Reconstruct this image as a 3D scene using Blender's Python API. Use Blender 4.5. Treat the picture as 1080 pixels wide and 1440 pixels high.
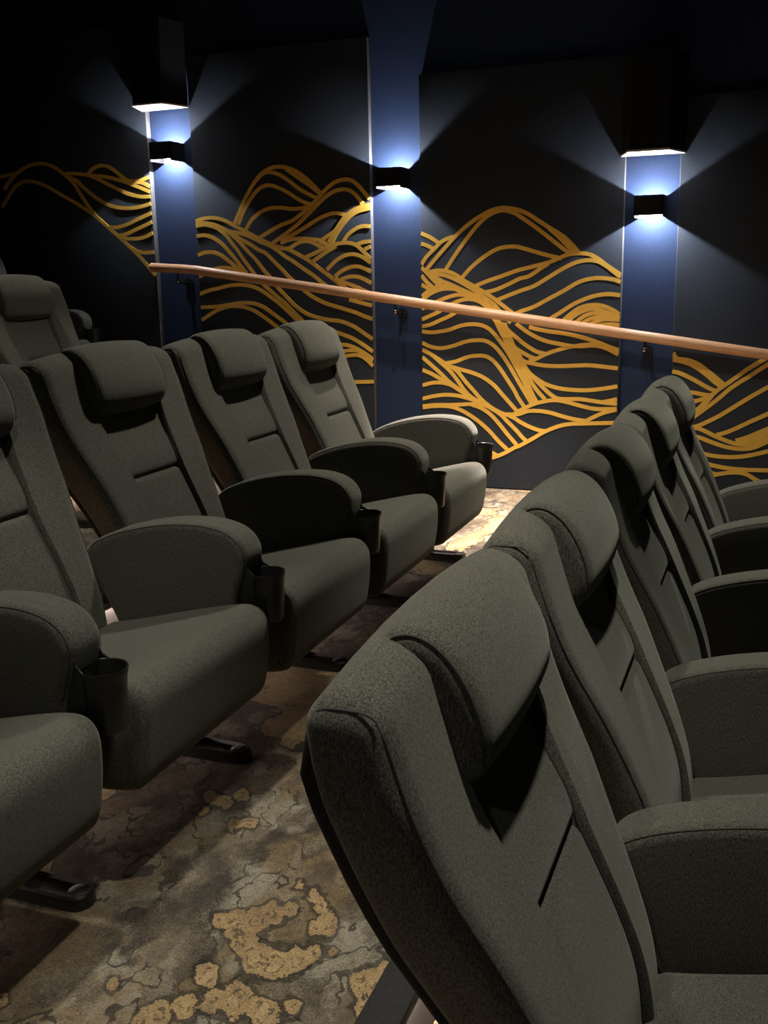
import bpy, bmesh, math, random
from mathutils import Vector, Matrix
random.seed(4)
scene = bpy.context.scene
for o in list(bpy.data.objects):
    bpy.data.objects.remove(o)
C = scene.collection

# ------------------------------------------------------------------ camera
ZC = 1.38                                   # camera height above the lowest tier
FPX = 1424.0
CR = Vector((0.93434, 0.35579, -0.02034))
CU = Vector((-0.06155, 0.21731, 0.97416))
CF = Vector((-0.35102, 0.90895, -0.22494))
cam_data = bpy.data.cameras.new('camera')
cam = bpy.data.objects.new('camera', cam_data); C.objects.link(cam)
M = Matrix.Identity(4)
for r in range(3):
    M[r][0] = CR[r]; M[r][1] = CU[r]; M[r][2] = -CF[r]
M[2][3] = ZC
cam.matrix_world = M
cam_data.sensor_fit = 'VERTICAL'; cam_data.sensor_height = 36.0; cam_data.sensor_width = 27.0
cam_data.lens = 36.0 * FPX / 1440.0
cam_data.clip_start = 0.02
scene.camera = cam
# ------------------------------------------------------------------ world, exposure
world = bpy.data.worlds.new('world'); scene.world = world
world.use_nodes = True
world.node_tree.nodes['Background'].inputs[0].default_value = (0.9, 0.92, 1.0, 1)
world.node_tree.nodes['Background'].inputs[1].default_value = 0.0
vs = scene.view_settings
vs.view_transform = 'Standard'; vs.look = 'None'; vs.gamma = 1.0; vs.use_curve_mapping = False
vs.exposure = 0.0
# ceiling downlights: x, y, watts, spot angle in degrees, blend, tint
CEIL = 3.25
DOWN = [(-1.10, 3.50, 160, 104, 0.6, (1.0, 0.95, 0.82)),
        (-1.12, 1.30, 120, 48, 0.6, (1.0, 0.95, 0.82)),
        (-1.60, 4.55, 280, 64, 0.9, (1.0, 0.88, 0.76)),
        (-3.55, 3.55, 90, 80, 0.9, (1.0, 0.92, 0.80)),
        (-0.45, -1.45, 30, 130, 0.6, (1.0, 0.93, 0.84)),  # unseen fill lamp, added to lift the near faces of the seats
        (-1.20, 4.58, 2300, 40, 0.7, (1.0, 0.84, 0.76)),  # narrow second aisle lamp, added to brighten only the floor
        (-0.20, 1.20, 170, 48, 0.6, (1.0, 0.95, 0.82)),
        (-0.20, 3.40, 120, 64, 0.6, (1.0, 0.95, 0.82))]
SCONCE_W = 18.0
STEP_STRENGTH = 230.0

# ------------------------------------------------------------------ helpers
def link(o, parent=None):
    C.objects.link(o)
    if parent is not None:
        o.parent = parent
    return o
def empty(name, loc, rz=0.0):
    o = bpy.data.objects.new(name, None); o.location = loc; o.rotation_euler = (0, 0, rz)
    o.empty_display_size = 0.1
    return link(o)
def tag(o, label=None, cat=None, group=None, kind=None):
    if label: o['label'] = label
    if cat: o['category'] = cat
    if group: o['group'] = group
    if kind: o['kind'] = kind
    return o
def finish(bm, name, mat, angle=35, smooth=True):
    bmesh.ops.recalc_face_normals(bm, faces=bm.faces[:])
    me = bpy.data.meshes.new(name); bm.to_mesh(me); bm.free()
    me.materials.append(mat)
    if smooth:
        for pl in me.polygons: pl.use_smooth = True
        me.set_sharp_from_angle(angle=math.radians(angle))
    return me
def put(name, me, parent=None, loc=(0, 0, 0)):
    o = bpy.data.objects.new(name, me); o.location = loc
    return link(o, parent)
def add_box(bm, x0, x1, y0, y1, z0, z1, bevel=0.0, seg=2):
    r = bmesh.ops.create_cube(bm, size=1.0)
    vs_ = r['verts']
    bmesh.ops.scale(bm, vec=(x1 - x0, y1 - y0, z1 - z0), verts=vs_)
    bmesh.ops.translate(bm, vec=((x0 + x1) / 2, (y0 + y1) / 2, (z0 + z1) / 2), verts=vs_)
    if bevel > 0:
        es = set()
        for v in vs_:
            for e in v.link_edges: es.add(e)
        bmesh.ops.bevel(bm, geom=list(es), offset=bevel, segments=seg, affect='EDGES', profile=0.5)
def box_mesh(name, mat, *a, bevel=0.0, seg=2):
    bm = bmesh.new(); add_box(bm, *a, bevel=bevel, seg=seg)
    return finish(bm, name, mat)
def add_loft(bm, rings, cap0=True, cap1=True, closed=True):
    vr = [[bm.verts.new(p) for p in r] for r in rings]
    n = len(vr[0])
    for a, b in zip(vr, vr[1:]):
        for i in range(n if closed else n - 1):
            j = (i + 1) % n
            bm.faces.new((a[i], a[j], b[j], b[i]))
    if closed and cap0: bm.faces.new(vr[0][::-1])
    if closed and cap1: bm.faces.new(vr[-1])
def add_tube(bm, pts, r, n=8, cap=True):
    pts = [Vector(p) for p in pts]
    rings = []
    up = Vector((0, 0, 1))
    for i, p in enumerate(pts):
        t = (pts[min(i + 1, len(pts) - 1)] - pts[max(i - 1, 0)]).normalized()
        a = t.cross(up)
        if a.length < 1e-4: a = t.cross(Vector((1, 0, 0)))
        a.normalize(); b = t.cross(a).normalized()
        rr = r[i] if isinstance(r, (list, tuple)) else r
        rings.append([p + a * rr * math.cos(2 * math.pi * k / n) + b * rr * math.sin(2 * math.pi * k / n) for k in range(n)])
    add_loft(bm, rings, cap, cap)
def interp(tab, z):
    if z <= tab[0][0]: return tab[0][1]
    for (z0, a), (z1, b) in zip(tab, tab[1:]):
        if z <= z1:
            t = (z - z0) / (z1 - z0)
            return a + (b - a) * t
    return tab[-1][1]
def smooth_tab(tab, n=60, passes=6):
    z0, z1 = tab[0][0], tab[-1][0]
    zs = [z0 + (z1 - z0) * i / n for i in range(n + 1)]
    v = [interp(tab, z) for z in zs]
    for _ in range(passes):
        v = [v[0]] + [(v[i - 1] + 2 * v[i] + v[i + 1]) / 4 for i in range(1, n)] + [v[-1]]
    return list(zip(zs, v))
def sstep(a, b, x):
    t = min(1, max(0, (x - a) / (b - a))); return t * t * (3 - 2 * t)
def catmull(pts, sub=6):
    P = [Vector(p) for p in pts]
    if len(P) < 3:
        return [P[0].lerp(P[-1], i / sub) for i in range(sub + 1)]
    P = [2 * P[0] - P[1]] + P + [2 * P[-1] - P[-2]]
    out = []
    for i in range(1, len(P) - 2):
        p0, p1, p2, p3 = P[i - 1:i + 3]
        for k in range(sub):
            t = k / sub
            out.append(0.5 * ((2 * p1) + (p2 - p0) * t + (2 * p0 - 5 * p1 + 4 * p2 - p3) * t * t + (3 * p1 - p0 - 3 * p2 + p3) * t ** 3))
    out.append(P[-2])
    return out

# ------------------------------------------------------------------ materials
def new_mat(name):
    m = bpy.data.materials.new(name); m.use_nodes = True
    nt = m.node_tree; b = nt.nodes['Principled BSDF']
    return m, nt, b
def N(nt, typ, **kw):
    n = nt.nodes.new(typ)
    for k, v in kw.items():
        if k == 'inp':
            for kk, vv in v.items(): n.inputs[kk].default_value = vv
        else: setattr(n, k, v)
    return n
def mathn(nt, op, a, b=None, c=None, clamp=False):
    n = nt.nodes.new('ShaderNodeMath'); n.operation = op; n.use_clamp = clamp
    for i, v in enumerate((a, b, c)):
        if v is None: continue
        if isinstance(v, (int, float)): n.inputs[i].default_value = v
        else: nt.links.new(v, n.inputs[i])
    return n.outputs[0]
def mixc(nt, fac, a, b):
    n = nt.nodes.new('ShaderNodeMix'); n.data_type = 'RGBA'
    for s, v in ((n.inputs[0], fac), (n.inputs[6], a), (n.inputs[7], b)):
        if isinstance(v, (int, float)): s.default_value = v
        elif isinstance(v, tuple): s.default_value = v if len(v) == 4 else v + (1,)
        else: nt.links.new(v, s)
    return n.outputs[2]
def ramp(nt, fac, stops, interp_='LINEAR'):
    n = nt.nodes.new('ShaderNodeValToRGB'); n.color_ramp.interpolation = interp_
    el = n.color_ramp.elements
    while len(el) < len(stops): el.new(0.5)
    for e, (p, c) in zip(el, stops):
        e.position = p; e.color = c if len(c) == 4 else tuple(c) + (1,)
    nt.links.new(fac, n.inputs[0])
    return n.outputs[0]
def bump(nt, height, strength, dist, bsdf):
    b = nt.nodes.new('ShaderNodeBump'); b.inputs['Strength'].default_value = strength; b.inputs['Distance'].default_value = dist
    nt.links.new(height, b.inputs['Height']); nt.links.new(b.outputs[0], bsdf.inputs['Normal'])
def noise(nt, vec, scale, detail=2, rough=0.5):
    n = N(nt, 'ShaderNodeTexNoise'); n.inputs['Scale'].default_value = scale
    n.inputs['Detail'].default_value = detail; n.inputs['Roughness'].default_value = rough
    if vec is not None: nt.links.new(vec, n.inputs['Vector'])
    return n.outputs[0]

def fabric(name, col, speck=0.5, sheen=0.25):
    m, nt, b = new_mat(name)
    tc = N(nt, 'ShaderNodeTexCoord').outputs['Object']
    n1 = noise(nt, tc, 400, 3, 0.75); n2 = noise(nt, tc, 9, 3)
    mp = N(nt, 'ShaderNodeMapping'); mp.inputs['Scale'].default_value = (700, 700, 160)
    nt.links.new(tc, mp.inputs[0])
    n3 = noise(nt, mp.outputs[0], 1.0, 1)
    lo = tuple(c * (1 - speck) for c in col); hi = tuple(c * (1 + speck) for c in col)
    s = mathn(nt, 'ADD', mathn(nt, 'MULTIPLY', n1, 0.6), mathn(nt, 'MULTIPLY', n3, 0.4))
    c = ramp(nt, s, [(0.40, lo), (0.60, hi)])
    c = mixc(nt, mathn(nt, 'MULTIPLY', n2, 0.35), c, tuple(x * 0.75 for x in col))
    nt.links.new(c, b.inputs['Base Color'])
    b.inputs['Roughness'].default_value = 0.95
    b.inputs['Specular IOR Level'].default_value = 0.15
    b.inputs['Sheen Weight'].default_value = sheen
    b.inputs['Sheen Roughness'].default_value = 0.5
    b.inputs['Sheen Tint'].default_value = (0.75, 0.78, 0.68, 1)
    bump(nt, s, 0.35, 0.0015, b)
    return m
def plain(name, col, rough=0.5, metal=0.0, spec=0.5, noise_amt=0.0, nscale=40, bstr=0.0):
    m, nt, b = new_mat(name)
    b.inputs['Roughness'].default_value = rough; b.inputs['Metallic'].default_value = metal
    b.inputs['Specular IOR Level'].default_value = spec
    tc = N(nt, 'ShaderNodeTexCoord').outputs['Object']
    n = noise(nt, tc, nscale, 3)
    nt.links.new(ramp(nt, n, [(0.3, tuple(c * (1 - noise_amt) for c in col)), (0.7, tuple(c * (1 + noise_amt) for c in col))]), b.inputs['Base Color'])
    if bstr: bump(nt, n, bstr, 0.002, b)
    return m
def emit(name, col, strength):
    m, nt, b = new_mat(name)
    b.inputs['Base Color'].default_value = (0.8, 0.8, 0.8, 1)
    b.inputs['Emission Color'].default_value = col + (1,)
    b.inputs['Emission Strength'].default_value = strength
    return m

FAB = fabric('seat_fabric', (0.082, 0.080, 0.065), 0.75)
SEAM = plain('seam_thread', (0.040, 0.040, 0.034), 0.9, noise_amt=0.3, nscale=300)
BACKF = fabric('seat_back_fabric', (0.020, 0.019, 0.018), 0.4, 0.05)
PLAST = plain('black_plastic', (0.012, 0.012, 0.012), 0.38, spec=0.5, noise_amt=0.2, nscale=200)
METAL = plain('black_painted_metal', (0.014, 0.013, 0.013), 0.32, 0.0, 0.6, 0.2, 120)
NOSE = plain('black_ribbed_nosing', (0.012, 0.011, 0.011), 0.75, 0, 0.3, 0.3, 150)
CHROME = plain('dark_steel', (0.35, 0.34, 0.33), 0.25, 1.0, 0.5, 0.1)
WALLB = plain('wall_blue_paint', (0.021, 0.036, 0.084), 0.75, 0, 0.25, 0.06, 60, 0.05)
PANEL = plain('panel_fabric', (0.042, 0.050, 0.065), 0.95, 0, 0.1, 0.25, 260, 0.25)
PEDGE = plain('panel_edge', (0.16, 0.15, 0.15), 0.9, 0, 0.1, 0.1, 60)
GOLD = plain('gold_mural_paint', (0.86, 0.50, 0.085), 0.6, 0, 0.3, 0.05, 30)
DARKW = plain('dark_wall_paint', (0.010, 0.011, 0.014), 0.9, 0, 0.1, 0.1, 20)
SCON = plain('sconce_black_shell', (0.010, 0.010, 0.011), 0.5, 0, 0.3, 0.1)
REFL = plain('sconce_inner_reflector', (0.22, 0.21, 0.20), 0.5, 0, 0.3, 0.02)
SPKM = plain('speaker_black_vinyl', (0.010, 0.010, 0.010), 0.7, 0, 0.2, 0.2, 100)
SPKB = plain('speaker_base_beige', (0.62, 0.55, 0.48), 0.6, 0, 0.3, 0.04)
def wood():
    m, nt, b = new_mat('handrail_wood')
    tc = N(nt, 'ShaderNodeTexCoord').outputs['Object']
    mp = N(nt, 'ShaderNodeMapping'); mp.inputs['Scale'].default_value = (3, 60, 60); nt.links.new(tc, mp.inputs[0])
    n = noise(nt, mp.outputs[0], 1.0, 4)
    nt.links.new(ramp(nt, n, [(0.3, (0.66, 0.34, 0.17)), (0.7, (0.82, 0.48, 0.27))]), b.inputs['Base Color'])
    b.inputs['Roughness'].default_value = 0.38
    return m
WOOD = wood()

# ------------------------------------------------------------------ layout constants
DX, DZ = 1.39, 0.205            # row depth and rise
PITCH = 0.64
WY = 5.466                      # front plane of the wall panels
PD = 0.045                      # how far the panels stand proud of the wall
WB = WY + PD
RISER = -0.533                  # riser behind the front row
ROWX = -1.5                     # seat origin of the middle row
YARM = 1.42                     # armrest closing the first seat of a row
def ray(x, y):
    return CF + CR * ((x - 540) / FPX) - CU * ((y - 720) / FPX)
def on_wall(x, y, Y=WY):
    d = ray(x, y) * 1.0
    t = Y / d.y
    return d.x * t, d.z * t + ZC
def on_floor(x, y, z):
    d = ray(x, y); t = (z - ZC) / d.z
    return d.x * t, d.y * t
# ------------------------------------------------------------------ carpet
def carpet():
    m, nt, b = new_mat('patterned_carpet')
    pos = N(nt, 'ShaderNodeNewGeometry').outputs['Position']
    w1 = N(nt, 'ShaderNodeTexNoise', inp={'Scale': 7.0, 'Detail': 3.0}); nt.links.new(pos, w1.inputs[0])
    w2 = N(nt, 'ShaderNodeTexNoise', inp={'Scale': 45.0, 'Detail': 2.0}); nt.links.new(pos, w2.inputs[0])
    def vm(op, a, b_=None, sc=None):
        n = nt.nodes.new('ShaderNodeVectorMath'); n.operation = op
        for i, v in enumerate((a, b_)):
            if v is None: continue
            if isinstance(v, tuple): n.inputs[i].default_value = v
            else: nt.links.new(v, n.inputs[i])
        if sc is not None: n.inputs['Scale'].default_value = sc
        return n
    wa = vm('SCALE', vm('SUBTRACT', w1.outputs[1], (0.5, 0.5, 0.5)).outputs[0], sc=0.11).outputs[0]
    wb = vm('SCALE', vm('SUBTRACT', w2.outputs[1], (0.5, 0.5, 0.5)).outputs[0], sc=0.022).outputs[0]
    P = vm('ADD', vm('ADD', pos, wa).outputs[0], wb).outputs[0]
    # general marbling
    sq = N(nt, 'ShaderNodeMapping'); sq.inputs['Rotation'].default_value = (0, 0, 0.5); sq.inputs['Scale'].default_value = (1.0, 0.62, 0.0)
    nt.links.new(P, sq.inputs[0]); Q = sq.outputs[0]
    pile = noise(nt, pos, 230, 3, 0.85); pile2 = noise(nt, pos, 60, 2, 0.6)
    dith = mathn(nt, 'MULTIPLY', mathn(nt, 'SUBTRACT', pile, 0.5), 0.10)
    nA = noise(nt, Q, 3.4, 4, 0.55); nB = noise(nt, Q, 8.5, 5, 0.62)
    sh = vm('ADD', Q, (7.3, 2.1, 0)).outputs[0]
    sh2 = vm('ADD', Q, (3.9, 11.7, 0)).outputs[0]
    nC = noise(nt, sh, 2.6, 2, 0.45); nD = noise(nt, sh2, 4.2, 4, 0.6)
    base = ramp(nt, mathn(nt, 'ADD', nA, dith), [(0.32, (0.020, 0.015, 0.011)), (0.42, (0.105, 0.080, 0.054)), (0.49, (0.034, 0.026, 0.019)), (0.57, (0.140, 0.112, 0.076)), (0.70, (0.055, 0.040, 0.028))])
    base = mixc(nt, ramp(nt, mathn(nt, 'ADD', nB, dith), [(0.48, (0, 0, 0)), (0.58, (0.85, 0.85, 0.85))]), base, (0.225, 0.198, 0.148))
    base = mixc(nt, ramp(nt, mathn(nt, 'ADD', nD, dith), [(0.52, (0, 0, 0)), (0.58, (0.85, 0.85, 0.85)), (0.62, (0.2, 0.2, 0.2))]), base, (0.150, 0.108, 0.056))
    base = mixc(nt, ramp(nt, mathn(nt, 'ADD', nD, dith), [(0.36, (0.85, 0.85, 0.85)), (0.45, (0, 0, 0))]), base, (0.026, 0.021, 0.017))
    # dark contour threads
    fr = mathn(nt, 'ABSOLUTE', mathn(nt, 'SUBTRACT', mathn(nt, 'FRACT', mathn(nt, 'MULTIPLY', nA, 11.0)), 0.5))
    line = mathn(nt, 'MULTIPLY', mathn(nt, 'LESS_THAN', fr, 0.06), mathn(nt, 'GREATER_THAN', mathn(nt, 'ADD', nB, dith), 0.50))
    base = mixc(nt, mathn(nt, 'MULTIPLY', line, 0.8), base, (0.018, 0.015, 0.012))
    # tan islands: general field plus the large islands in front of the middle row
    isl = mathn(nt, 'SUBTRACT', nC, 0.565)
    isl = mathn(nt, 'MULTIPLY', isl, 0.8)
    th = math.radians(29); SQ = 0.56
    mp = N(nt, 'ShaderNodeMapping'); mp.vector_type = 'POINT'
    mp.inputs['Rotation'].default_value = (0, 0, -th)
    pz = vm('MULTIPLY', P, (1, 1, 0)).outputs[0]
    P2a = vm('ADD', pos, vm('SCALE', wa, sc=0.22).outputs[0]).outputs[0]
    P2 = vm('MULTIPLY', vm('ADD', P2a, vm('SCALE', wb, sc=0.9).outputs[0]).outputs[0], (1, 1, 0)).outputs[0]
    nt.links.new(P2, mp.inputs[0])
    R2 = vm('MULTIPLY', mp.outputs[0], (1, SQ, 0)).outputs[0]
    blobs = [(520, 495, 22), (560, 505, 30), (610, 500, 30), (650, 480, 28), (690, 475, 20), (575, 545, 26), (600, 590, 32), (650, 605, 34), (700, 590, 26), (745, 578, 18), (790, 572, 14),
             (712, 410, 16), (745, 432, 18), (765, 465, 20), (785, 505, 26), (745, 512, 18), (490, 625, 30),
             (380, 720, 30), (440, 700, 32), (500, 690, 36), (560, 690, 36), (620, 715, 40), (690, 705, 22), (330, 738, 26),
             (850, 652, 22), (885, 640, 30), (925, 618, 26), (870, 715, 34), (915, 690, 24),
             (500, 205, 20), (535, 215, 22), (575, 200, 18), (590, 265, 20), (555, 270, 20), (480, 240, 14), (265, 648, 20), (5, 685, 22),
             (640, 45, 22), (690, 72, 22), (730, 60, 20), (250, 185, 30), (300, 165, 20)]
    fld = None
    kx = math.cos(-th); ky = math.sin(-th)
    for (bx_, by_, br) in blobs:
        px, py = bx_ / 1.6875, 1000 + by_ / 1.6875
        wx, wy = on_floor(px, py, DZ)
        d = CF.dot(Vector((wx, wy, DZ - ZC)))
        rr = br / 1.6875 * d / FPX - 0.004
        # Mapping POINT rotates by the given angle
        qx = wx * math.cos(-th) - wy * math.sin(-th); qy = (wx * math.sin(-th) + wy * math.cos(-th)) * SQ
        dist = vm('DISTANCE', R2, (qx, qy, 0)).outputs['Value']
        v = mathn(nt, 'SUBTRACT', rr, dist)
        fld = v if fld is None else mathn(nt, 'SMOOTH_MAX', fld, v, 0.03)
    # the general islands stay off the strip of carpet that the large ones fill
    sx = N(nt, 'ShaderNodeSeparateXYZ'); nt.links.new(pos, sx.inputs[0])
    near = mathn(nt, 'MULTIPLY', mathn(nt, 'LESS_THAN', sx.outputs[1], 2.2), mathn(nt, 'GREATER_THAN', sx.outputs[0], -1.25))
    isl = mathn(nt, 'SUBTRACT', isl, near)
    fld = mathn(nt, 'MAXIMUM', fld, isl)
    wob = mathn(nt, 'MULTIPLY', mathn(nt, 'SUBTRACT', noise(nt, pos, 22, 3, 0.6), 0.5), 0.035)
    fld = mathn(nt, 'ADD', mathn(nt, 'ADD', fld, wob), mathn(nt, 'MULTIPLY', dith, 0.06))
    inside = mathn(nt, 'GREATER_THAN', fld, 0.0)
    edge1 = mathn(nt, 'MULTIPLY', mathn(nt, 'GREATER_THAN', fld, -0.006), mathn(nt, 'LESS_THAN', fld, 0.0))
    thread = noise(nt, pos, 120, 1)
    edge2 = mathn(nt, 'MULTIPLY', mathn(nt, 'LESS_THAN', mathn(nt, 'ABSOLUTE', mathn(nt, 'SUBTRACT', fld, 0.011)), 0.0022), mathn(nt, 'GREATER_THAN', thread, 0.5))
    tan = mixc(nt, ramp(nt, fld, [(0.0, (0, 0, 0)), (0.03, (1, 1, 1))]), (0.270, 0.185, 0.090), (0.330, 0.240, 0.125))
    tan = mixc(nt, ramp(nt, nB, [(0.48, (0, 0, 0)), (0.58, (0.7, 0.7, 0.7))]), tan, (0.19, 0.125, 0.066))
    col = mixc(nt, inside, base, tan)
    col = mixc(nt, mathn(nt, 'MULTIPLY', edge1, 0.7), col, (0.020, 0.016, 0.012))
    col = mixc(nt, mathn(nt, 'MULTIPLY', edge2, 0.75), col, (0.050, 0.034, 0.020))
    fac = mathn(nt, 'ADD', mathn(nt, 'MULTIPLY', pile, 2.9), mathn(nt, 'MULTIPLY', pile2, 1.0))
    fac = mathn(nt, 'MAXIMUM', mathn(nt, 'SUBTRACT', fac, 0.90), 0.15)
    mul = vm('SCALE', col); nt.links.new(fac, mul.inputs['Scale'])
    nt.links.new(mul.outputs[0], b.inputs['Base Color'])
    b.inputs['Roughness'].default_value = 0.97; b.inputs['Specular IOR Level'].default_value = 0.05
    b.inputs['Sheen Weight'].default_value = 0.15
    hgt = mathn(nt, 'ADD', mathn(nt, 'ADD', pile, mathn(nt, 'MULTIPLY', pile2, 0.8)), mathn(nt, 'MULTIPLY', inside, 0.6))
    bump(nt, hgt, 0.7, 0.005, b)
    return m
CARPET = carpet()

# ------------------------------------------------------------------ room shell
XMIN, XMAX, YMIN = -7.2, 4.6, -4.0
def struct(name, me):
    return tag(put(name, me), kind='structure')
tiers = []
edges = [XMAX, RISER, RISER - DX, RISER - 2 * DX, XMIN]
for k in range(4):
    z = DZ * k
    tiers.append(struct('floor', box_mesh('floor', CARPET, edges[k + 1], edges[k], YMIN, WB, -0.3, z)))
for k in range(1, 4):
    z = DZ * k; x = edges[k]
    bm = bmesh.new()
    add_box(bm, x - 0.035, x + 0.036, YMIN, WY, z, z + 0.006, 0.002)
    add_box(bm, x + 0.030, x + 0.036, YMIN, WY, z - 0.016, z + 0.001)
    add_box(bm, x + 0.0, x + 0.006, YMIN, WY, z - DZ + 0.002, z + 0.001)
    struct('trim_%d' % k, finish(bm, 'step_nosing', NOSE))
struct('ceiling', box_mesh('ceiling', DARKW, XMIN, XMAX, YMIN, WB, CEIL, CEIL + 0.2))
wall_right = struct('wall_right', box_mesh('wall_right', WALLB, XMIN, XMAX, WB, WB + 0.2, -0.3, CEIL + 0.2))
struct('wall_back', box_mesh('wall_back', DARKW, XMIN - 0.2, XMIN, YMIN, WB, -0.3, CEIL + 0.2))
struct('wall_front', box_mesh('wall_front', DARKW, XMAX, XMAX + 0.2, YMIN, WB, -0.3, CEIL + 0.2))
struct('wall_left', box_mesh('wall_left', DARKW, XMIN, XMAX, YMIN - 0.2, YMIN, -0.3, CEIL + 0.2))

# wall panels standing proud of the blue wall
PX = {'A': (-4.70, -3.573), 'B': (-3.277, -2.153), 'C': (-1.863, -0.765), 'D': (-0.495, 0.60)}
PTOP = {'A': 1.27 + ZC + 0.21, 'B': 1.268 + ZC, 'C': 1.052 + ZC, 'D': 0.84 + ZC}
PBOT = {'A': 3 * DZ, 'B': 2 * DZ, 'C': DZ, 'D': 0.0}
panels = {}
def make_panel(k, x0, x1, zb, zt):
    bm = bmesh.new()
    add_box(bm, x0, x1, WY, WB - 0.001, zb + 0.005, zt, 0.004, 2)
    me = finish(bm, 'panel', PANEL)
    me.materials.append(PEDGE)
    for pl in me.polygons:
        if abs(pl.normal.x) > 0.9 or pl.normal.z > 0.9: pl.material_index = 1
    o = put('panel', me, wall_right)
    panels[k] = o
for k in 'ABCD':
    make_panel(k, PX[k][0], PX[k][1], PBOT[k], PTOP[k])
make_panel('Z', -6.1, -5.0, 3 * DZ, PTOP['A'] + 0.2)
make_panel('E', 0.89, 1.98, 0.0, PTOP['D'] - 0.21)

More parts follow.
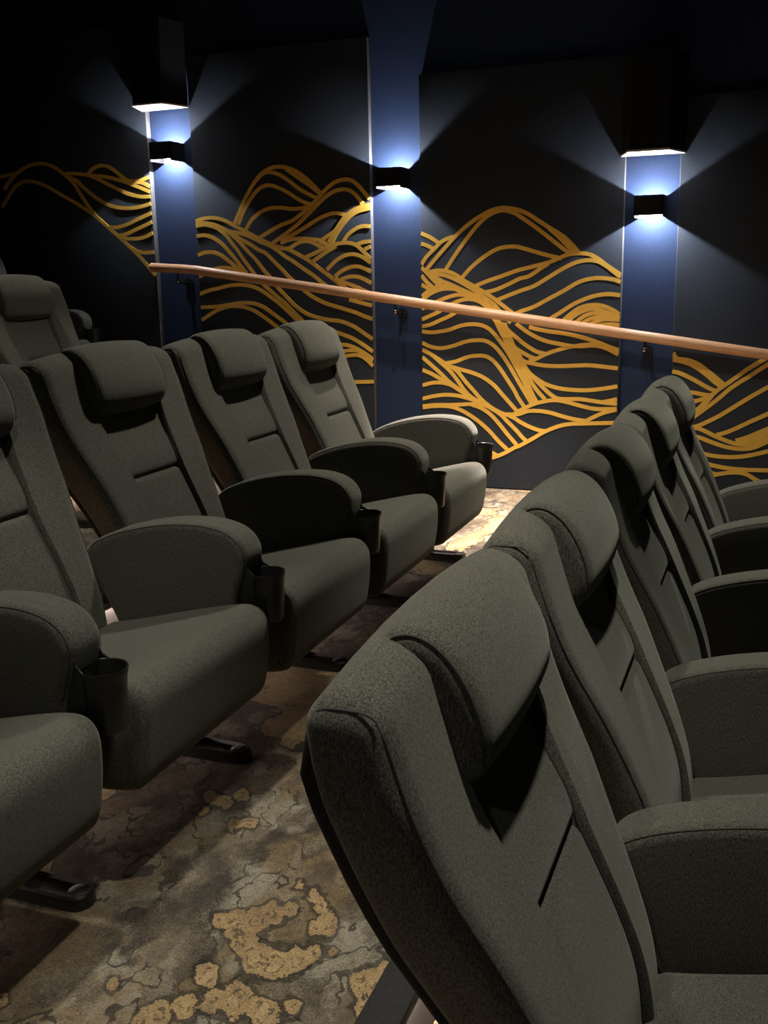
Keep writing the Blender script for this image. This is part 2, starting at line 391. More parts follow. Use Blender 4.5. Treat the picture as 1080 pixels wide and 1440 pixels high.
# ------------------------------------------------------------------ mural lines
CROP = {'C1': (585, 280, 7.2), 'C2': (730, 280, 7.2), 'C3': (585, 400, 7.2), 'C4': (730, 400, 7.2), 'C5': (585, 500, 7.2), 'C6': (730, 500, 7.2),
        'D1': (935, 490, 7.448), 'D2': (935, 560, 7.448),
        'B1': (270, 225, 8.308), 'B2': (395, 225, 8.308), 'B3': (270, 340, 8.308), 'B4': (395, 330, 8.308), 'B5': (400, 430, 8.308),
        'A1': (0, 220, 9.818), 'A2': (105, 220, 9.0), 'A3': (105, 290, 9.0)}
MURAL = """
C1 45,345 140,385 240,450
C1 45,450 110,470 180,505
C1 50,665 110,580 190,500 260,430 330,395 400,378
C1 105,715 200,600 300,485 400,375 520,265 640,180 760,115 880,88 980,97 1060,118 C2 100,155 200,220 300,285 400,345 470,395 540,465 605,540
C1 300,715 400,560 500,420 600,290 700,190 800,130 900,113 1000,142 1060,180 C2 120,250 260,355 400,465 520,555
C2 300,292 390,370 480,460 570,545
C1 470,790 560,690 680,590 800,515 900,485 1000,480 1060,490 C2 120,520 260,560 380,590 430,600
C1 600,880 720,830 850,785 960,745 1050,715 C2 150,680 300,640 400,600 500,560 620,548 720,562 800,605 900,680 1040,765
C1 680,945 800,920 940,860 1050,805 C2 100,780 220,700 300,650
C1 800,1030 900,990 1050,930 C2 150,880 300,790 450,700 580,640 700,618 800,630 880,675 960,735 1035,790
C3 1000,300 1060,272 C4 150,225 300,145 450,65 C2 600,842 740,803 860,800 960,815 1035,840
C4 270,372 400,295 550,200 700,135 820,105 920,98 1030,110
C4 430,380 520,300 620,235 740,208 850,218 950,260 1030,305
C4 480,390 570,310 680,258 780,248 880,278 960,312 1030,340
C4 560,395 660,320 760,290 860,300 940,315 1030,330
C4 620,405 720,348 820,328 920,325 1030,348
C4 690,415 780,375 880,352 1030,358
C4 750,435 810,415 880,405 960,405 1030,413
C1 50,690 110,745 170,810 235,875
C1 50,770 110,840 170,890
C1 50,865 90,885 130,905
C1 110,720 160,780 215,840 265,885
C1 140,735 230,722 320,732 400,765 480,820 600,890 720,960 820,1030 C3 920,245 1010,310 1080,360
C1 150,765 260,765 360,795 480,855 600,930 700,1000 790,1065 C3 850,270 900,320 960,390
C1 170,785 250,820 340,880 440,930 560,985 680,1045 C3 740,240 800,310
C1 200,800 260,830 340,860 440,905 540,950 640,1000 C3 740,215 830,290
C1 55,985 150,915 240,882 330,880 420,900 520,950
C1 55,1025 150,955 260,912 370,908 470,935 560,975
C3 60,245 180,190 280,145 400,108 500,108 600,140 700,190
C3 60,355 140,318 220,282 320,222 430,168 530,148 630,167 710,222 790,300 850,400 890,520
C3 55,425 150,405 250,360 340,320 460,252 540,235 620,238 700,272 760,312 820,390 880,500 930,640
C3 440,262 500,243 580,250 660,280 720,320
C3 55,475 150,485 250,475 350,455 450,418 560,402 660,412 740,450 800,510 870,600 950,720 1020,850 1080,960 C6 60,290 110,400 150,480
C3 60,590 150,630 260,645 380,620 500,580 600,565 700,570 790,620 870,710 950,830 1030,970 C6 0,262 60,375 125,485
C3 310,795 400,780 520,735 600,722 700,725 780,770 850,850 930,970 1000,1080 C5 1030,420 C6 0,415 50,515
C3 810,380 900,560 990,760 1060,920 C6 36,210 90,340 160,470
C3 860,385 950,600 1040,810 C6 20,130 90,290 140,400 175,465
C3 895,390 980,600 1060,790 C6 36,110 100,230 180,350 265,445
C3 870,390 960,610 1040,780 C6 30,70 80,170 120,230
C3 990,620 1030,680 1070,760 C6 36,60 100,180 170,250 260,340 350,415 430,440 600,440 720,455 850,475 1000,490
C6 850,470 930,455 1000,440
C4 -30,395 0,420 90,485 200,545 300,580 420,605 520,622 640,625 760,618 880,645 1010,710
C4 100,430 180,452 300,475 420,490 540,512 680,547 820,595 920,635 1010,665
C3 900,430 950,480 1020,540 C4 36,590 100,635 180,680 260,700
C3 1010,650 C4 36,690 100,725 160,750
C4 100,775 170,755 260,710 370,670 480,640 580,622 700,608 820,610 920,650 1010,690
C3 1020,640 C4 0,735 60,780 150,803 270,822 420,827 560,822 700,818 850,832 1012,850
C6 20,50 100,170 170,230 270,290 400,330 550,348 700,350 850,335 1010,312
C3 60,660 150,705 250,770 C5 340,105 420,160 500,260 580,350 660,440 740,510 840,570 930,600 1010,585 C6 0,560 60,530 150,490 250,465 340,452 420,457 520,480 650,515 780,540 1000,540
C3 60,660 150,705 C5 250,70 340,150 420,250 490,350 560,420 640,465 740,505
C5 60,15 150,90 250,180 330,260 420,330 500,390 600,445
C5 60,145 150,180 230,225 310,270
C5 60,300 170,275 270,275 360,300 440,350 520,400
C5 60,435 180,410 300,397 420,405 520,430 620,460 720,495
C5 65,512 200,500 340,500 460,495 560,490 660,492 740,520
C5 65,525 200,510 340,515 440,545 540,600 640,670 740,760 840,870 940,965
C5 560,495 660,530 760,600 850,700 930,800 1020,905
C5 740,520 850,590 930,670 1010,750 C6 36,830 70,860
C5 350,110 450,140 560,170 680,220 790,300 880,400 960,490 1025,565
C5 930,600 1010,640 C6 0,665 100,718 200,755 270,765
C5 900,595 1010,595 C6 20,585 90,562 200,560 310,577 430,612 560,645 690,665
C6 680,660 760,620 860,578 1005,545
C5 300,900 480,990 620,1035 725,1037 800,1025 900,985 1000,930 C6 0,915 130,845 260,770 400,715 520,692 650,688 800,685 1000,680
C5 65,640 250,710 430,790 580,870 740,965 820,1012
D1 65,40 110,90 150,118
D1 75,118 160,132 250,158 350,212 440,280 520,350 590,400
D1 75,115 150,112 260,128 360,172 450,238 540,310 620,380
D1 68,240 160,260 270,310 370,365 450,410 530,445
D1 55,470 90,465 180,457 280,460 370,475 450,490 500,485
D1 55,500 110,510 200,520 280,540 330,555
D1 60,630 145,610 230,580 320,552 420,520 500,480 560,430 650,370 750,300 860,220 1020,125 1160,40
D1 60,790 190,720 290,675 360,620 440,540
D1 200,775 290,705 370,635 450,545 500,485
D1 215,778 340,690 450,610 560,525 670,430 780,355 880,295 980,230 1080,168 1200,95
D1 60,850 225,832 330,815 450,765 580,700 720,615 860,530 980,460 1080,405 1200,345
D1 60,840 225,832 340,835 430,870 530,920 640,965 740,997 840,1007 940,990 1080,925 1200,860
D1 540,905 640,880 760,830 900,765 1080,685 1200,630
D1 740,965 850,935 960,890 1080,840 1200,790
D1 780,985 900,958 1000,918 1080,870 1200,815
D1 760,975 870,948 980,905 1080,855 1200,800
D1 60,860 250,905 370,935 500,985 620,1025 720,1045 820,1052 920,1040 1000,1010 1080,972 1200,905
D2 60,480 305,550 400,580 520,605 650,615 780,612 900,595 1080,555 1200,520
D2 60,590 345,665 450,690 580,720 720,740 860,750 1080,755 1200,755
D2 200,680 370,745 440,770 530,795
D2 150,880 395,830 470,815 560,795 660,780 760,778 850,795 930,840 1020,890 1150,960
B1 45,715 130,687 230,675 330,690 420,725 530,785 640,840 760,905 860,955 960,995 1038,1022 B4 100,178 220,240 340,310 460,400 580,490 700,590 800,670 900,760
B1 45,745 150,735 260,755 340,790 430,835 560,855 680,895 790,950 B3 900,40 1000,100 B4 60,258 130,300 270,400 400,490 520,590 620,650
B1 440,835 520,890 580,930 680,985 780,1050 B3 860,130 960,230 1060,330 B4 90,490 160,555 290,665 380,730 520,800 680,850 850,900 970,950 1075,985
B1 330,790 430,842 520,920 580,980 650,1060 B3 750,210 840,330 920,420 1010,540 1070,605 B4 80,740 170,830 280,910 400,960 560,995 700,1012 B5 800,235 900,300 1042,390
B1 45,772 150,757 250,778 330,820 410,890 470,970 540,1060 B3 610,210 690,320 750,400 850,510 940,590 1020,660 B4 41,790 120,870 220,970 300,1060
B1 50,890 150,880 240,905 330,962 400,1030 B3 420,85 500,190 570,280 640,365
B3 65,155 150,127 240,122 330,152 420,215 500,280 580,340 640,380
B3 85,410 150,375 230,335 310,308 400,302 490,318 560,340 640,372
B3 90,610 200,570 310,545 420,515 530,502 630,507 730,530 830,580 930,650 1010,710 1070,762 B4 110,920 200,1010 260,1070
B3 95,765 200,762 310,755 420,738 540,718 650,714 750,728 850,770 950,840 1080,935 B4 100,1070
B3 105,915 200,860 300,800 420,758 520,752 630,767 730,805 830,870 920,935 1010,1005
B1 500,740 560,600 620,460 690,330 760,220 840,140 940,88 1040,78 B2 80,92 180,132 280,200 370,280 470,390
B2 60,100 120,145 230,222 330,290 400,345 460,395
B1 545,755 610,590 690,450 770,350 850,302 930,297 1000,320 1060,345 B2 100,390 200,455 290,500 370,515
B1 740,250 830,160 910,142 1000,162 1060,192 B2 100,245 200,325 300,385 425,448
B1 630,820 700,700 800,612 900,567 1000,557 1060,558 B2 120,570 220,567 320,548
B1 790,910 900,840 1000,782 1060,752 B2 130,710 250,625 340,550 430,450 520,350 620,267 720,232 810,232 890,282 960,360 1040,455
B1 940,975 1030,910 B2 20,890 120,815 220,730 310,640 400,550 500,450 600,377 690,347 780,347 860,392 920,460 960,520
B2 0,935 100,895 220,825 340,750 450,680 560,635 660,620 770,642
B2 0,970 110,930 240,917 360,927 470,942 550,990
B2 0,1030 100,1030 200,970 290,948 380,967 460,1010 520,1035
B2 480,935 560,880 640,820 720,700 800,620 900,562 1030,520
B2 590,990 640,880 720,760 800,672 900,602 1030,562
B2 560,960 620,870 700,770 790,660 900,582 1030,540
B2 720,970 790,870 880,802 960,772 1047,775
B4 290,265 400,215 500,165 600,125 700,100 800,97 880,122 960,190 1052,290
B4 380,310 470,245 560,185 650,135
B4 450,80 560,120 640,150
B4 890,118 960,88 1050,77
B4 980,172 1052,137
B4 540,410 640,310 740,247 840,228 940,252 1058,330
B4 630,490 720,420 820,377 910,372 990,400 1062,435
B4 700,525 800,492 900,492 980,522 1068,567
B4 690,540 800,577 900,617 1078,695
B4 640,500 760,620 830,668 950,750
B4 800,758 920,790 1065,828
B5 600,305 700,340 800,380 900,440 1045,535
B5 650,450 740,460 830,492 920,542 1047,622
B5 700,530 770,520 860,527 950,572 1047,640
B5 700,590 780,577 870,577 950,617 1047,705
B5 700,900 850,890 940,888 1055,885
A1 40,700 100,590 180,460 290,365 420,343 540,368 700,440 880,545 1060,645 A2 100,640 220,720 300,780 400,870 500,960 620,1065 A3 740,550 840,650 940,770 1030,878
A1 60,450 130,350 230,240 350,152 480,105 600,100 720,132 830,200 950,300 1040,400 A2 0,355 60,450 130,560 200,660 270,750
A1 900,240 1000,237 A2 0,212 100,225 200,240 300,247 420,262 540,292 640,322 740,360 820,390 962,447
A2 200,245 300,287 420,350 540,410 660,465 760,495 860,510 967,507
A2 170,230 240,152 330,117 420,127 520,187 620,272 700,312 800,307 880,290 950,262
A2 600,280 700,322 840,330 957,378
A1 950,290 1060,335 A2 100,380 220,480 340,565 450,620 560,647 700,655 840,637 972,597
A2 450,900 560,895 680,857 820,787 980,717
A2 560,1005 660,982 780,927 880,880 987,830
A2 590,1020 680,1040 800,1040 900,1017 997,970
A3 680,500 780,562 880,587 1017,580
A1 0,290 100,262 210,237
"""
def mural():
    i = 0
    for ln in MURAL.strip().splitlines():
        tok = ln.split(); cr = None; pts = []; pan = tok[0][0]
        for t in tok:
            if t in CROP: cr = CROP[t]; continue
            a, b = map(float, t.split(','))
            q = (cr[0] + a / cr[2], cr[1] + b / cr[2])
            if not pts or math.hypot(q[0] - pts[-1][0], q[1] - pts[-1][1]) > 5.0: pts.append(q)
        w = []
        x0, x1 = PX[pan]
        for a, b in pts:
            X, Z = on_wall(a, b)
            w.append((X, 0, Z))
        if pan == 'D' and pts[-1][0] > 1076:      # the waves run on to the panel's far edge, out of frame
            dx, dz = w[-1][0] - w[-2][0], w[-1][2] - w[-2][2]
            sl = max(-0.7, min(0.7, dz / dx)); px_, pz_ = w[-1][0], w[-1][2]
            for q in range(1, 5):
                sl *= 0.55; nx = px_ + (x1 - px_) * q / 4
                w.append((nx, 0, w[-1][2] + sl * (nx - w[-1][0])))
        if abs(w[0][0] - x0) < 0.03: w[0] = (x0 + 0.004, 0, w[0][2])
        if abs(w[-1][0] - x1) < 0.03: w[-1] = (x1 - 0.004, 0, w[-1][2])
        sm = catmull(w, 5)
        hw = 0.0104
        y1 = WY - 0.0016 - 0.00004 * i
        bm = bmesh.new()
        rings = []
        for k, q in enumerate(sm):
            t = (sm[min(k + 1, len(sm) - 1)] - sm[max(k - 1, 0)]); t.y = 0; t.normalize()
            n = Vector((-t.z, 0, t.x))
            a = q + n * hw; b = q - n * hw
            for v in (a, b): v.x = min(max(v.x, x0 + 0.002), x1 - 0.002)
            rings.append([(a.x, WY + 0.001, a.z), (a.x, y1, a.z), (b.x, y1, b.z), (b.x, WY + 0.001, b.z)])
        add_loft(bm, rings)
        me = finish(bm, 'mural_line', GOLD, smooth=False)
        put('mural_line', me, panels[pan])
        i += 1
mural()

# ------------------------------------------------------------------ sconces
PIL = [((-3.573 - 3.277) / 2, 0.748, 0.005), ((-2.153 - 1.863) / 2, 0.528, 0.022), ((-0.765 - 0.495) / 2, 0.322, 0.004)]
def sconce(x, z, off, label):
    root = empty('wall_sconce', (x, WB, z))
    tag(root, label, 'wall lamp', 'up and down wall sconces on the blue strips')
    W, H, D, T = 0.072, 0.053, 0.15, 0.004
    bm = bmesh.new()
    add_box(bm, -W, -W + T, -D, 0, -H, H)
    add_box(bm, W - T, W, -D, 0, -H, H)
    add_box(bm, -W, W, -D, -D + T, -H + 0.010, H)
    put('shell', finish(bm, 'shell', SCON), root)
    bm = bmesh.new(); add_box(bm, -W + T, W - T, -T, 0, -H, H)
    put('back_plate', finish(bm, 'back_plate', REFL), root)
    bm = bmesh.new(); add_box(bm, -W + T, W - T, -D + T, -T, -0.003, 0.003)
    put('divider', finish(bm, 'divider', REFL), root)
    for s in (1, -1):
        bm = bmesh.new(); add_box(bm, off - 0.012, off + 0.012, -0.112, -0.088, s * 0.0035, s * 0.006)
        put('led_chip', finish(bm, 'led_chip', LEDM), root)
        ld = bpy.data.lights.new('sconce_bulb', 'POINT'); ld.energy = SCONCE_W; ld.shadow_soft_size = 0.004
        ld.color = (0.88, 0.92, 1.0)
        lo = bpy.data.objects.new('bulb', ld); lo.location = (off, -0.10, s * 0.012); link(lo, root)
LEDM = emit('sconce_led', (0.9, 0.95, 1.0), 6.0)
SL = ['black up-and-down wall sconce under the speaker by the raised handrail end',
      'black up-and-down wall sconce on the blue strip with no speaker above',
      'black up-and-down wall sconce under the speaker by the low stretch of handrail']
for (x, z, off), lb in zip(PIL, SL):
    sconce(x, z + ZC, off, lb)

# ------------------------------------------------------------------ surround speakers
def speaker(x, z, label):
    root = empty('wall_speaker', (x, WY, z))
    tag(root, label, 'speaker', 'surround speakers above the sconces')
    bw, fw, D, H = 0.155, 0.095, 0.19, 0.46
    def frus(z0, z1, e=0.0):
        bm = bmesh.new()
        r0 = [(-bw - e, -0.002, z0), (-fw - e, -D - e, z0 + 0.0), (fw + e, -D - e, z0 + 0.0), (bw + e, -0.002, z0)]
        r1 = [(-bw - e, -0.002, z1), (-fw - e, -D - e + 0.03 * (z1 > 0.2), z1), (fw + e, -D - e + 0.03 * (z1 > 0.2), z1), (bw + e, -0.002, z1)]
        add_loft(bm, [r0, r1]); return bm
    put('cabinet', finish(frus(0.010, H), 'cabinet', SPKM), root)
    put('base_plate', finish(frus(0.0, 0.010, 0.004), 'base_plate', SPKB), root)
    bm = bmesh.new()
    add_loft(bm, [[(-fw + 0.012, -D - 0.004, 0.03), (fw - 0.012, -D - 0.004, 0.03), (fw - 0.012, -D, 0.03), (-fw + 0.012, -D, 0.03)],
                  [(-fw + 0.012, -D + 0.025, H - 0.03), (fw - 0.012, -D + 0.025, H - 0.03), (fw - 0.012, -D + 0.031, H - 0.03), (-fw + 0.012, -D + 0.031, H - 0.03)]])
    put('grille', finish(bm, 'grille', SPKM), root)
    bm = bmesh.new(); add_box(bm, -0.04, 0.04, 0.0, PD, 0.1, 0.36)
    put('wall_bracket', finish(bm, 'wall_bracket', METAL), root)
speaker(PIL[0][0] - 0.01, 0.99 + ZC, 'black surround speaker on the wall above the raised end of the handrail')
speaker(PIL[2][0], 0.572 + ZC, 'black surround speaker on the wall above the low stretch of handrail')

# ------------------------------------------------------------------ handrail
hr = empty('handrail', (0, 0, 0))
tag(hr, 'round copper-brown wooden handrail sloping down along the mural wall', 'handrail')
RY = WY - 0.085
path = [on_wall(213, 376, RY), on_wall(270, 379, RY)]
x1, z1 = path[1]
slope = (on_wall(1080, 499, RY)[1] - z1) / (on_wall(1080, 499, RY)[0] - x1)
def railz(x): return z1 + slope * (x - x1)
pts = [(path[0][0], RY, path[0][1]), (x1 - 0.06, RY, path[0][1] + (z1 - path[0][1]) * 0.8), (x1 - 0.02, RY, z1 - 0.001), (x1 + 0.03, RY, railz(x1 + 0.03))]
for k in range(1, 13): pts.append((x1 + k * 0.4, RY, railz(x1 + k * 0.4)))
bm = bmesh.new(); add_tube(bm, pts, 0.0265, 20)
put('rail', finish(bm, 'rail', WOOD), hr)
for bx in (-3.37, -1.985, -0.625, 0.72):
    rz = railz(bx) if bx > x1 else z1
    bm = bmesh.new()
    add_tube(bm, [(bx, RY, rz - 0.024), (bx, RY, rz - 0.055), (bx, RY + 0.02, rz - 0.075), (bx, WB, rz - 0.078)], 0.008, 10)
    br = put('bracket', finish(bm, 'bracket', METAL), hr)
    bm = bmesh.new()
    add_tube(bm, [(bx, WB - 0.012, rz - 0.078), (bx, WB, rz - 0.078)], 0.028, 18)
    put('wall_plate', finish(bm, 'wall_plate', METAL), br)
    bm = bmesh.new(); bmesh.ops.create_uvsphere(bm, u_segments=14, v_segments=8, radius=0.014)
    bmesh.ops.translate(bm, vec=(bx, RY - 0.002, rz - 0.066), verts=bm.verts[:])
    put('ball_joint', finish(bm, 'ball_joint', CHROME), br)

# ------------------------------------------------------------------ step light strips
STEPM = emit('step_led', (1.0, 0.80, 0.68), STEP_STRENGTH)
for k in range(1, 4):
    x = edges[k]; z = DZ * (k - 1)
    o = put('step_light', box_mesh('step_light', STEPM, x + 0.008, x + 0.028, 0.2, 4.1, z + DZ - 0.012, z + DZ - 0.004))
    tag(o, 'thin warm white light strip tucked under the step edge behind ' + ['the front row', 'the middle row', 'the third row'][k - 1], 'light strip', 'step light strips')

# ------------------------------------------------------------------ seat meshes
FRONT = smooth_tab([(0.26, 0.020), (0.34, 0.012), (0.42, 0.002), (0.48, -0.014), (0.55, -0.040), (0.63, -0.074), (0.70, -0.105), (0.76, -0.138), (0.82, -0.166), (0.90, -0.190), (1.00, -0.220)])
BACK = smooth_tab([(0.26, -0.045), (0.40, -0.068), (0.50, -0.110), (0.60, -0.168), (0.70, -0.226), (0.80, -0.262), (0.89, -0.290), (0.95, -0.300), (1.00, -0.306)])
HALF = smooth_tab([(0.26, 0.236), (0.40, 0.238), (0.50, 0.242), (0.60, 0.253), (0.70, 0.276), (0.80, 0.299), (0.88, 0.309), (1.00, 0.304)])
RW = smooth_tab([(0.26, 0.142), (0.45, 0.134), (0.58, 0.121), (0.655, 0.116), (0.70, 0.122), (0.80, 0.142), (0.86, 0.152), (1.00, 0.152)])
def outline(w, xf, xb, rf, rb, rec=0.0, rw=0.16, nf=60, na=6):
    pts = []
    def arc(cy, cx, r, a0, a1, n):
        for i in range(n + 1):
            a = math.radians(a0 + (a1 - a0) * i / n)
            pts.append((cy + r * math.cos(a), cx + r * math.sin(a)))
    # coordinates (y, x): x forward is "up" here
    arc(w - rb, xb + rb, rb, -90, 0, 3)
    pts.append((w, xb + (xf - xb) * 0.45))
    arc(w - rf, xf - rf, rf, 0, 90, na)
    ys = []
    a0, a1, a2 = w - rf, rw + 0.006, rw - 0.008
    if a1 < a0 and rw < 0.2:
        ys += [a0 + (a1 - a0) * i / 8 for i in range(1, 8)]
        ys += [a1 + (a2 - a1) * i / 6 for i in range(0, 7)]
        ys += [a2 - a2 * i / 4 for i in range(1, 4)]
    else:
        ys += [a0 * (1 - i / 17.0) for i in range(1, 17)] + [a0 * 0.02]
    ys = ys + [0.0] + [-q for q in ys[::-1]]
    for y in ys:
        pts.append((y, xf - rec * (1 - sstep(rw - 0.008, rw + 0.006, abs(y)))))
    arc(-w + rf, xf - rf, rf, 90, 180, na)
    pts.append((-w, xb + (xf - xb) * 0.45))
    arc(-w + rb, xb + rb, rb, 180, 270, 3)
    for i in range(1, 6): pts.append((-w + rb + (2 * w - 2 * rb) * i / 6, xb))
    return pts
def slab(levels, crown=None):
    bm = bmesh.new(); rings = []
    for (z, w, xf, xb, rf, rb, rec, rw) in levels:
        rings.append([(x, y, z + (crown(y, z) if crown else 0)) for (y, x) in outline(w, xf, xb, rf, rb, rec, rw)])
    add_loft(bm, rings); return bm
def crown(y, z):
    return -0.022 * (abs(y) / 0.30) ** 2 * sstep(0.80, 0.99, z)
def body_levels():
    L = []
    zt = 0.972; r = 0.034
    n = 34
    for i in range(n + 1):
        z = 0.26 + (zt - 0.26) * i / n
        L.append((z, interp(HALF, z), interp(FRONT, z), interp(BACK, z), 0.034, 0.02, 0.038 * (1 - sstep(0.94, 0.975, z)), interp(RW, z)))
    w, xf, xb = L[-1][1], L[-1][2], L[-1][3]
    hx = (xf - xb) / 2 - 0.0012
    for a in (14, 28, 42, 55, 67, 78, 86, 90):
        s = math.sin(math.radians(a)); c = 1 - math.cos(math.radians(a))
        sx_ = math.sin(math.radians(min(90, a * 0.9))) ** 1.3
        k = 1 - (1 - c)
        rr = max(0.0006, 0.034 * (1 - k))
        L.append((zt + r * s, w - r * c, xf - hx * 0.95 * k - 0.012 * s, xb + hx * 1.05 * k - 0.012 * s * k, rr, max(0.0005, 0.02 * (1 - k)), 0.0, 0.16))
    return L
ME = {}
ME['backrest'] = finish(slab(body_levels(), crown), 'backrest', FAB, 40)
def shell_levels():
    L = []
    for i in range(17):
        z = 0.24 + (0.955 - 0.24) * i / 16
        xb = interp(BACK, max(z, 0.26)); w = interp(HALF, max(z, 0.26)) - 0.008
        e = 0.0 if i < 16 else 0.01
        L.append((z, w - e, xb + 0.012, xb - 0.018 + e, 0.008, 0.012, 0, 0.3))
    return L
ME['back_shell'] = finish(slab(shell_levels(), crown), 'back_shell', BACKF, 40)
def pad_levels(z0, z1, w, prof, thick, r0, r1, rf=0.02, nn=14):
    L = []
    def lev(z, c): # c inset
        xf = prof(z) - c
        return (z, interp(RW, z) + w - c * 0.3, xf, xf - thick + c, rf, 0.005, 0, 0.3)
    for a in (90, 70, 50, 30, 12):
        s = 1 - math.sin(math.radians(a)); cc = r0 * (1 - math.cos(math.radians(a)))
        L.append(lev(z0 + r0 * s, cc))
    for i in range(nn + 1):
        L.append(lev(z0 + r0 + (z1 - r1 - z0 - r0) * i / nn, 0))
    for a in (12, 30, 50, 70, 90):
        s = math.sin(math.radians(a)); cc = r1 * (1 - math.cos(math.radians(a)))
        L.append(lev(z1 - r1 + r1 * s, cc))
    return L
up = lambda z: interp(FRONT, z) - 0.021 + 0.009 * math.exp(-((z - 0.70) / 0.05) ** 2)
lowp = lambda z: interp(FRONT, z) - 0.017 + 0.004 * math.sin(math.pi * min(1, max(0, (z - 0.36) / 0.32)))
ME['upper_back_pad'] = finish(slab(pad_levels(0.648, 0.87, 0.003, up, 0.05, 0.030, 0.01, 0.004)), 'upper_back_pad', FAB, 40)
ME['lumbar_pad'] = finish(slab(pad_levels(0.30, 0.655, 0.003, lowp, 0.05, 0.01, 0.014, 0.004)), 'lumbar_pad', FAB, 40)
def poly_offset(P, d):
    n = len(P); out = []
    area = sum(P[i][0] * P[(i + 1) % n][1] - P[(i + 1) % n][0] * P[i][1] for i in range(n))
    sg = 1 if area > 0 else -1
    for i in range(n):
        a = Vector(P[i - 1]); b = Vector(P[i]); c = Vector(P[(i + 1) % n])
        e1 = (b - a).normalized(); e2 = (c - b).normalized()
        n1 = Vector((-e1.y, e1.x)) * sg; n2 = Vector((-e2.y, e2.x)) * sg
        m = (n1 + n2).normalized(); k = max(0.5, m.dot(n1))
        q = b + m * (d / k); out.append((q.x, q.y))
    return out
def extrude_round(P, w, r, seg=5):
    bm = bmesh.new(); rings = []
    ys = []
    for i in range(seg + 1):
        a = math.radians(90 * i / seg); ys.append((-w + r * (1 - math.sin(a)), r * (1 - math.cos(a))))
    lv = ys[::-1] + [(-y, d) for y, d in ys]
    lv.sort()
    for y, d in lv:
        rings.append([(x, y, z) for x, z in poly_offset(P, d)])
    add_loft(bm, rings); return bm
def smoothpoly(P, it=1):
    for _ in range(it):
        n = len(P); Q = []
        for i in range(n):
            a, b = P[i], P[(i + 1) % n]
            Q.append((a[0] * .75 + b[0] * .25, a[1] * .75 + b[1] * .25)); Q.append((a[0] * .25 + b[0] * .75, a[1] * .25 + b[1] * .75))
        P = Q
    return P
pilp = [(-0.292, 0.93), (-0.288, 0.975), (-0.272, 1.000), (-0.246, 1.013), (-0.218, 1.009), (-0.190, 0.988), (-0.168, 0.955), (-0.153, 0.918), (-0.148, 0.885), (-0.155, 0.856), (-0.172, 0.838), (-0.198, 0.828), (-0.238, 0.826), (-0.262, 0.88)]
PILP = smoothpoly(pilp, 2)
def extrude_bulge(P, w, r, bulge, seg=5, mid=12):
    bm = bmesh.new(); rings = []
    lv = []
    for i in range(seg + 1):
        a = math.radians(90 * i / seg); lv.append((-w + r * (1 - math.cos(a)), r * (1 - math.sin(a))))
    for i in range(1, mid):
        lv.append((-w + r + (2 * w - 2 * r) * i / mid, 0.0))
    lv += [(-y, d) for y, d in lv[seg::-1]]
    for y, d in lv:
        rings.append([(x, y, z) for x, z in poly_offset(P, d - bulge * (1 - (y / w) ** 2))])
    add_loft(bm, rings); return bm
ME['headrest'] = finish(extrude_bulge(PILP, 0.168, 0.024, 0.008), 'headrest', FAB, 40)
def seam_mesh(s):
    bm = bmesh.new()
    if True:
        pts = []
        for i in range(40):
            z = 0.30 + (0.985 - 0.30) * i / 39
            w = interp(HALF, z); rf = 0.034
            k = rf * (1 - math.cos(math.radians(52))); k2 = rf * (1 - math.sin(math.radians(52)))
            top = sstep(0.972, 1.0, z) * 0.010
            pts.append((interp(FRONT, z) - k2 + 0.0006 - top, s * (w - k + 0.0006), z + crown(w, z)))
        add_tube(bm, pts, 0.0013, 6)
        # seam across the top of the wing, front corner to back corner
        w = interp(HALF, 0.972); xf = interp(FRONT, 0.972); xb = interp(BACK, 0.972)
        pts = []
        for i in range(12):
            t = i / 11
            x = xf - 0.012 + (xb + 0.012 - xf + 0.012) * t
            pts.append((x, s * (w - 0.009), 0.972 + 0.0245 + crown(w, 0.98) - 0.008 * abs(2 * t - 1) ** 4))
        add_tube(bm, pts, 0.0013, 6)
    return finish(bm, 'seam', SEAM)
ME['seam'] = [seam_mesh(1), seam_mesh(-1)]
def pseam(s):
    bm = bmesh.new()
    P = poly_offset(PILP, 0.0055)
    i0 = min(range(len(P)), key=lambda i: abs(P[i][0] + 0.262) + (0 if P[i][1] > 0.98 else 9))
    pts = []
    for q in range(len(P)):
        x, z = P[(i0 + q) % len(P)]
        if z < 0.868 and x < -0.12: break
        pts.append((x, s * (0.168 - 0.0060), z))
    add_tube(bm, pts, 0.0013, 6)
    return finish(bm, 'headrest_seam', SEAM)
def pad_crease_shade(s):  # dark tube added as the shade line where pads meet the wings
    bm = bmesh.new(); pts = []
    for i in range(40):
        z = 0.32 + (0.83 - 0.32) * i / 39
        x = max(lowp(z) if z < 0.652 else -9, up(z) if z > 0.652 else -9)
        pts.append((x + 0.0015, s * (interp(RW, z) + 0.001), z))
    add_tube(bm, pts, 0.0022, 6)
    return finish(bm, 'pad_crease_shade', SEAM)
ME['pad_crease_shade'] = [pad_crease_shade(1), pad_crease_shade(-1)]
ME['headrest_seam'] = [pseam(1), pseam(-1)]

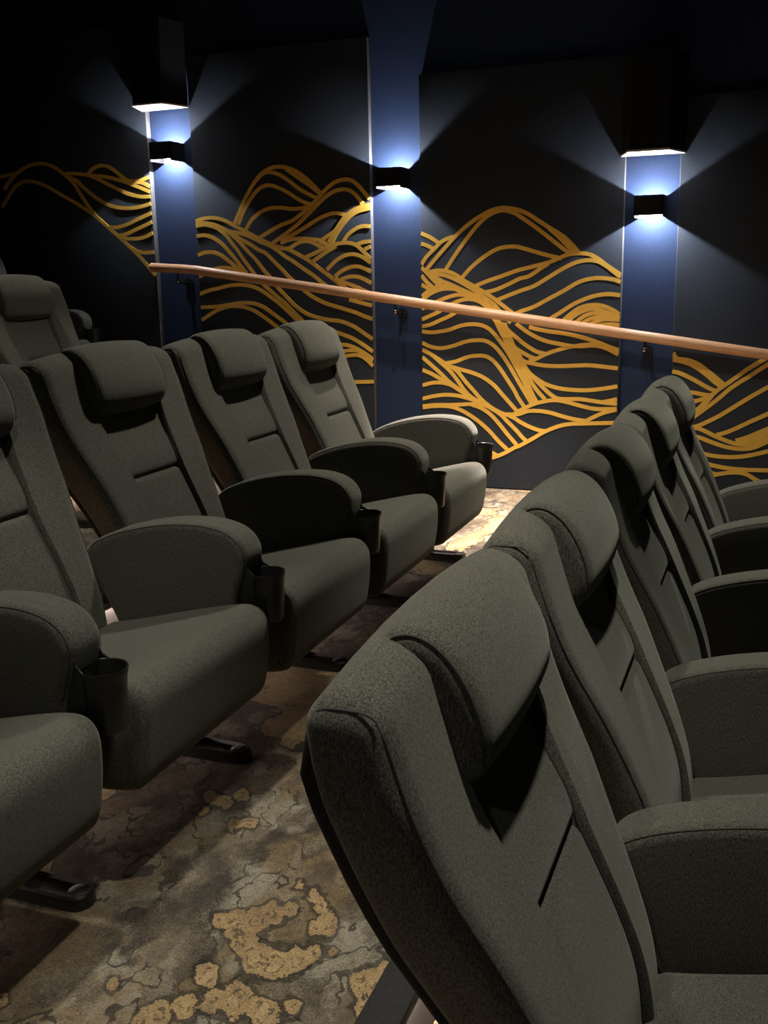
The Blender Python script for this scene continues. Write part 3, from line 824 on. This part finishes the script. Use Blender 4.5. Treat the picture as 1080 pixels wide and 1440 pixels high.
cush = [(-0.03, 0.352), (0.08, 0.374), (0.20, 0.404), (0.30, 0.428), (0.37, 0.443), (0.41, 0.443), (0.436, 0.420), (0.442, 0.38), (0.437, 0.31), (0.424, 0.240), (0.395, 0.212), (0.25, 0.205), (0.10, 0.20), (-0.03, 0.20)]
ME['seat_cushion'] = finish(extrude_round(smoothpoly(cush, 2), 0.262, 0.024), 'seat_cushion', FAB, 40)
ME['seat_pan'] = box_mesh('seat_pan', PLAST, -0.06, 0.26, -0.20, 0.20, 0.178, 0.215, bevel=0.012)
armp = [(-0.090, 0.505), (-0.070, 0.545), (-0.02, 0.572), (0.05, 0.594), (0.13, 0.611), (0.21, 0.619), (0.28, 0.617), (0.335, 0.602), (0.366, 0.572), (0.375, 0.538), (0.364, 0.49), (0.345, 0.44), (0.335, 0.36), (0.325, 0.285), (0.20, 0.275), (0.06, 0.275), (0.02, 0.30), (-0.03, 0.40)]
ME['armrest'] = finish(extrude_round(smoothpoly(armp, 2), 0.050, 0.020), 'armrest', FAB, 40)
ap = poly_offset(smoothpoly(armp, 2), 0.006)
ME['arm_seam'] = []
for s in (1, -1):
    pts = [(x, s * 0.0447, z) for x, z in ap if z > 0.43 and x > -0.08]
    pts.sort(key=lambda q: math.atan2(q[2] - 0.40, q[0] - 0.14), reverse=True)
    bm = bmesh.new(); add_tube(bm, pts, 0.0013, 6)
    ME['arm_seam'].append(finish(bm, 'arm_seam', SEAM))
# leg: post under the armrest
bm = bmesh.new()
add_box(bm, -0.02, 0.185, -0.024, 0.024, 0.03, 0.30, 0.006)
ME['leg'] = finish(bm, 'leg', METAL)
bm = bmesh.new()
foot = [(-0.16, -0.034), (0.285, -0.034)] + [(0.295 + 0.034 * math.cos(math.radians(a)), 0.034 * math.sin(math.radians(a))) for a in range(-75, 76, 15)] + [(0.285, 0.034), (-0.16, 0.034)]
def sc(P, k): return [(0.1 + (x - 0.1) * (1 - 2 * k / 0.48), y * (1 - k / 0.034)) for x, y in P]
def lev(P, z): return [(x, y, z) for x, y in P]
add_loft(bm, [lev(foot, 0.0), lev(foot, 0.026), lev(sc(foot, 0.004), 0.031), lev(sc(foot, 0.009), 0.031), lev(sc(foot, 0.012), 0.022), lev(sc(foot, 0.03), 0.022)])
ME['foot_plate'] = finish(bm, 'foot_plate', METAL, 30)
bm = bmesh.new()
rings = []
for r, z in ((0.021, 0.018), (0.021, 0.026), (0.018, 0.029), (0.009, 0.0305), (0.001, 0.0308)):
    rings.append([(0.298 + r * math.cos(2 * math.pi * k / 20), r * math.sin(2 * math.pi * k / 20), z) for k in range(20)])
add_loft(bm, rings)
ME['bolt_cap'] = finish(bm, 'bolt_cap', PLAST, 50)
# cup holder: cup, scoop and mounting plate
bm = bmesh.new(); cx = 0.402
n = 32
prof = [(0.0005, 0.383), (0.034, 0.383), (0.037, 0.390), (0.0405, 0.470), (0.0425, 0.490), (0.0445, 0.494), (0.0450, 0.500), (0.0440, 0.503), (0.0420, 0.502), (0.0405, 0.495), (0.0345, 0.395), (0.0005, 0.392)]
add_loft(bm, [[(cx + r * math.cos(2 * math.pi * k / n), r * math.sin(2 * math.pi * k / n), z) for k in range(n)] for r, z in prof])
ME['cup'] = finish(bm, 'cup', PLAST, 40)
bm = bmesh.new()
add_box(bm, 0.325, 0.366, -0.036, 0.036, 0.33, 0.505, 0.006)
for s in (1, -1):
    quad = [[(0.352, s * 0.033, 0.552), (0.352, s * 0.037, 0.552), (0.352, s * 0.039, 0.42), (0.352, s * 0.035, 0.42)],
            [(0.364, s * 0.034, 0.530), (0.364, s * 0.038, 0.530), (0.364, s * 0.039, 0.42), (0.364, s * 0.035, 0.42)],
            [(0.374, s * 0.0355, 0.512), (0.374, s * 0.039, 0.512), (0.374, s * 0.039, 0.42), (0.374, s * 0.035, 0.42)],
            [(0.388, s * 0.0395, 0.5025), (0.388, s * 0.0425, 0.5025), (0.388, s * 0.038, 0.43), (0.388, s * 0.035, 0.43)]]
    add_loft(bm, quad)
ME['cup_mount'] = finish(bm, 'cup_mount', PLAST, 40)
# side hinge cover between seat cushion and leg
bm = bmesh.new()
add_tube(bm, [(0.03, 0.0, 0.29), (0.03, 0.016, 0.29)], 0.05, 20)
ME['hinge_cover'] = finish(bm, 'hinge_cover', PLAST, 40)

def make_arm(parent, y, cup=True):
    a = put('armrest', ME['armrest'], parent, (0, y, 0)); [put('seam', q, a) for q in ME['arm_seam']]
    c = put('cup_holder', ME['cup'], parent, (0, y, 0)); put('cup_mount', ME['cup_mount'], c)
    l = put('leg', ME['leg'], parent, (0, y, 0))
    f = put('foot_plate', ME['foot_plate'], parent, (0, y, 0)); put('bolt_cap', ME['bolt_cap'], f)
def make_seat(x, yc, z, label, group, first=False):
    root = empty('cinema_seat', (x, yc, z))
    tag(root, label, 'cinema seat', group)
    b = put('backrest', ME['backrest'], root); [put('seam', q, b) for q in ME['seam'] + ME['pad_crease_shade']]  # wing seams, plus the added dark crease lines beside the pads
    put('back_shell', ME['back_shell'], root)
    h = put('headrest', ME['headrest'], root); [put('seam', q, h) for q in ME['headrest_seam']]
    put('upper_back_pad', ME['upper_back_pad'], root); put('lumbar_pad', ME['lumbar_pad'], root)
    put('seat_cushion', ME['seat_cushion'], root); put('seat_pan', ME['seat_pan'], root)
    put('hinge_cover', ME['hinge_cover'], root, (0, 0.245, 0)); put('hinge_cover', ME['hinge_cover'], root, (0, -0.261, 0))
    make_arm(root, PITCH / 2)
    if first: make_arm(root, -PITCH / 2)
    return root
ORD = ['nearest the handrail wall', 'second from the handrail wall', 'third from the handrail wall', 'fourth from the handrail wall', 'fifth from the handrail wall']
YOFF = {0: 0.03, 1: 0.0, 2: 0.0}
for row, (rx, name, idx) in enumerate(((ROWX + DX, 'front row', range(5)), (ROWX, 'middle row', range(5)), (ROWX - DX, 'third row', range(2, 5)))):
    for i in idx:
        yc = YARM - PITCH / 2 + PITCH * i + YOFF[row]
        make_seat(rx, yc, DZ * row, 'charcoal green fabric cinema seat in the %s, %s' % (name, ORD[4 - i]), 'cinema seats of the ' + name, first=(i == idx[0]))
make_seat(ROWX - 2 * DX, 5.20 - PITCH / 2, DZ * 3, 'charcoal green fabric cinema seat standing against the mural wall behind the third row', 'cinema seats of the last row', first=True)

# ------------------------------------------------------------------ ceiling downlights
LENSM = emit('downlight_lens', (1.0, 0.93, 0.8), 4.0)
DLAB = ['above the wall end of the middle row', 'above the far end of the middle row', 'above the aisle beside the middle row', 'above the aisle beside the third row',
        'added as unseen fill above the open floor short of the rows', 'added to brighten the aisle floor close to the mural wall', 'above the far end of the front row', 'above the wall end of the front row']
for (x, y, wt, ang, bl, col), lb in zip(DOWN, DLAB):
    root = empty('ceiling_downlight', (x, y, CEIL))
    tag(root, 'round recessed ceiling downlight ' + lb, 'ceiling light', 'ceiling downlights')
    bm = bmesh.new()
    add_loft(bm, [[(r * math.cos(2 * math.pi * k / 28), r * math.sin(2 * math.pi * k / 28), z) for k in range(28)] for r, z in ((0.10, 0.0), (0.10, -0.012), (0.075, -0.012), (0.070, -0.002))], False, False)
    put('trim_ring', finish(bm, 'trim_ring', METAL), root)
    bm = bmesh.new()
    add_tube(bm, [(0, 0, -0.004), (0, 0, -0.001)], 0.069, 28)
    put('lens', finish(bm, 'lens', LENSM), root)
    ld = bpy.data.lights.new('downlight_lamp', 'SPOT'); ld.energy = wt; ld.color = col
    ld.spot_size = math.radians(ang); ld.spot_blend = bl; ld.shadow_soft_size = 0.045
    lo = bpy.data.objects.new('lamp', ld); lo.location = (0, 0, -0.06); link(lo, root)
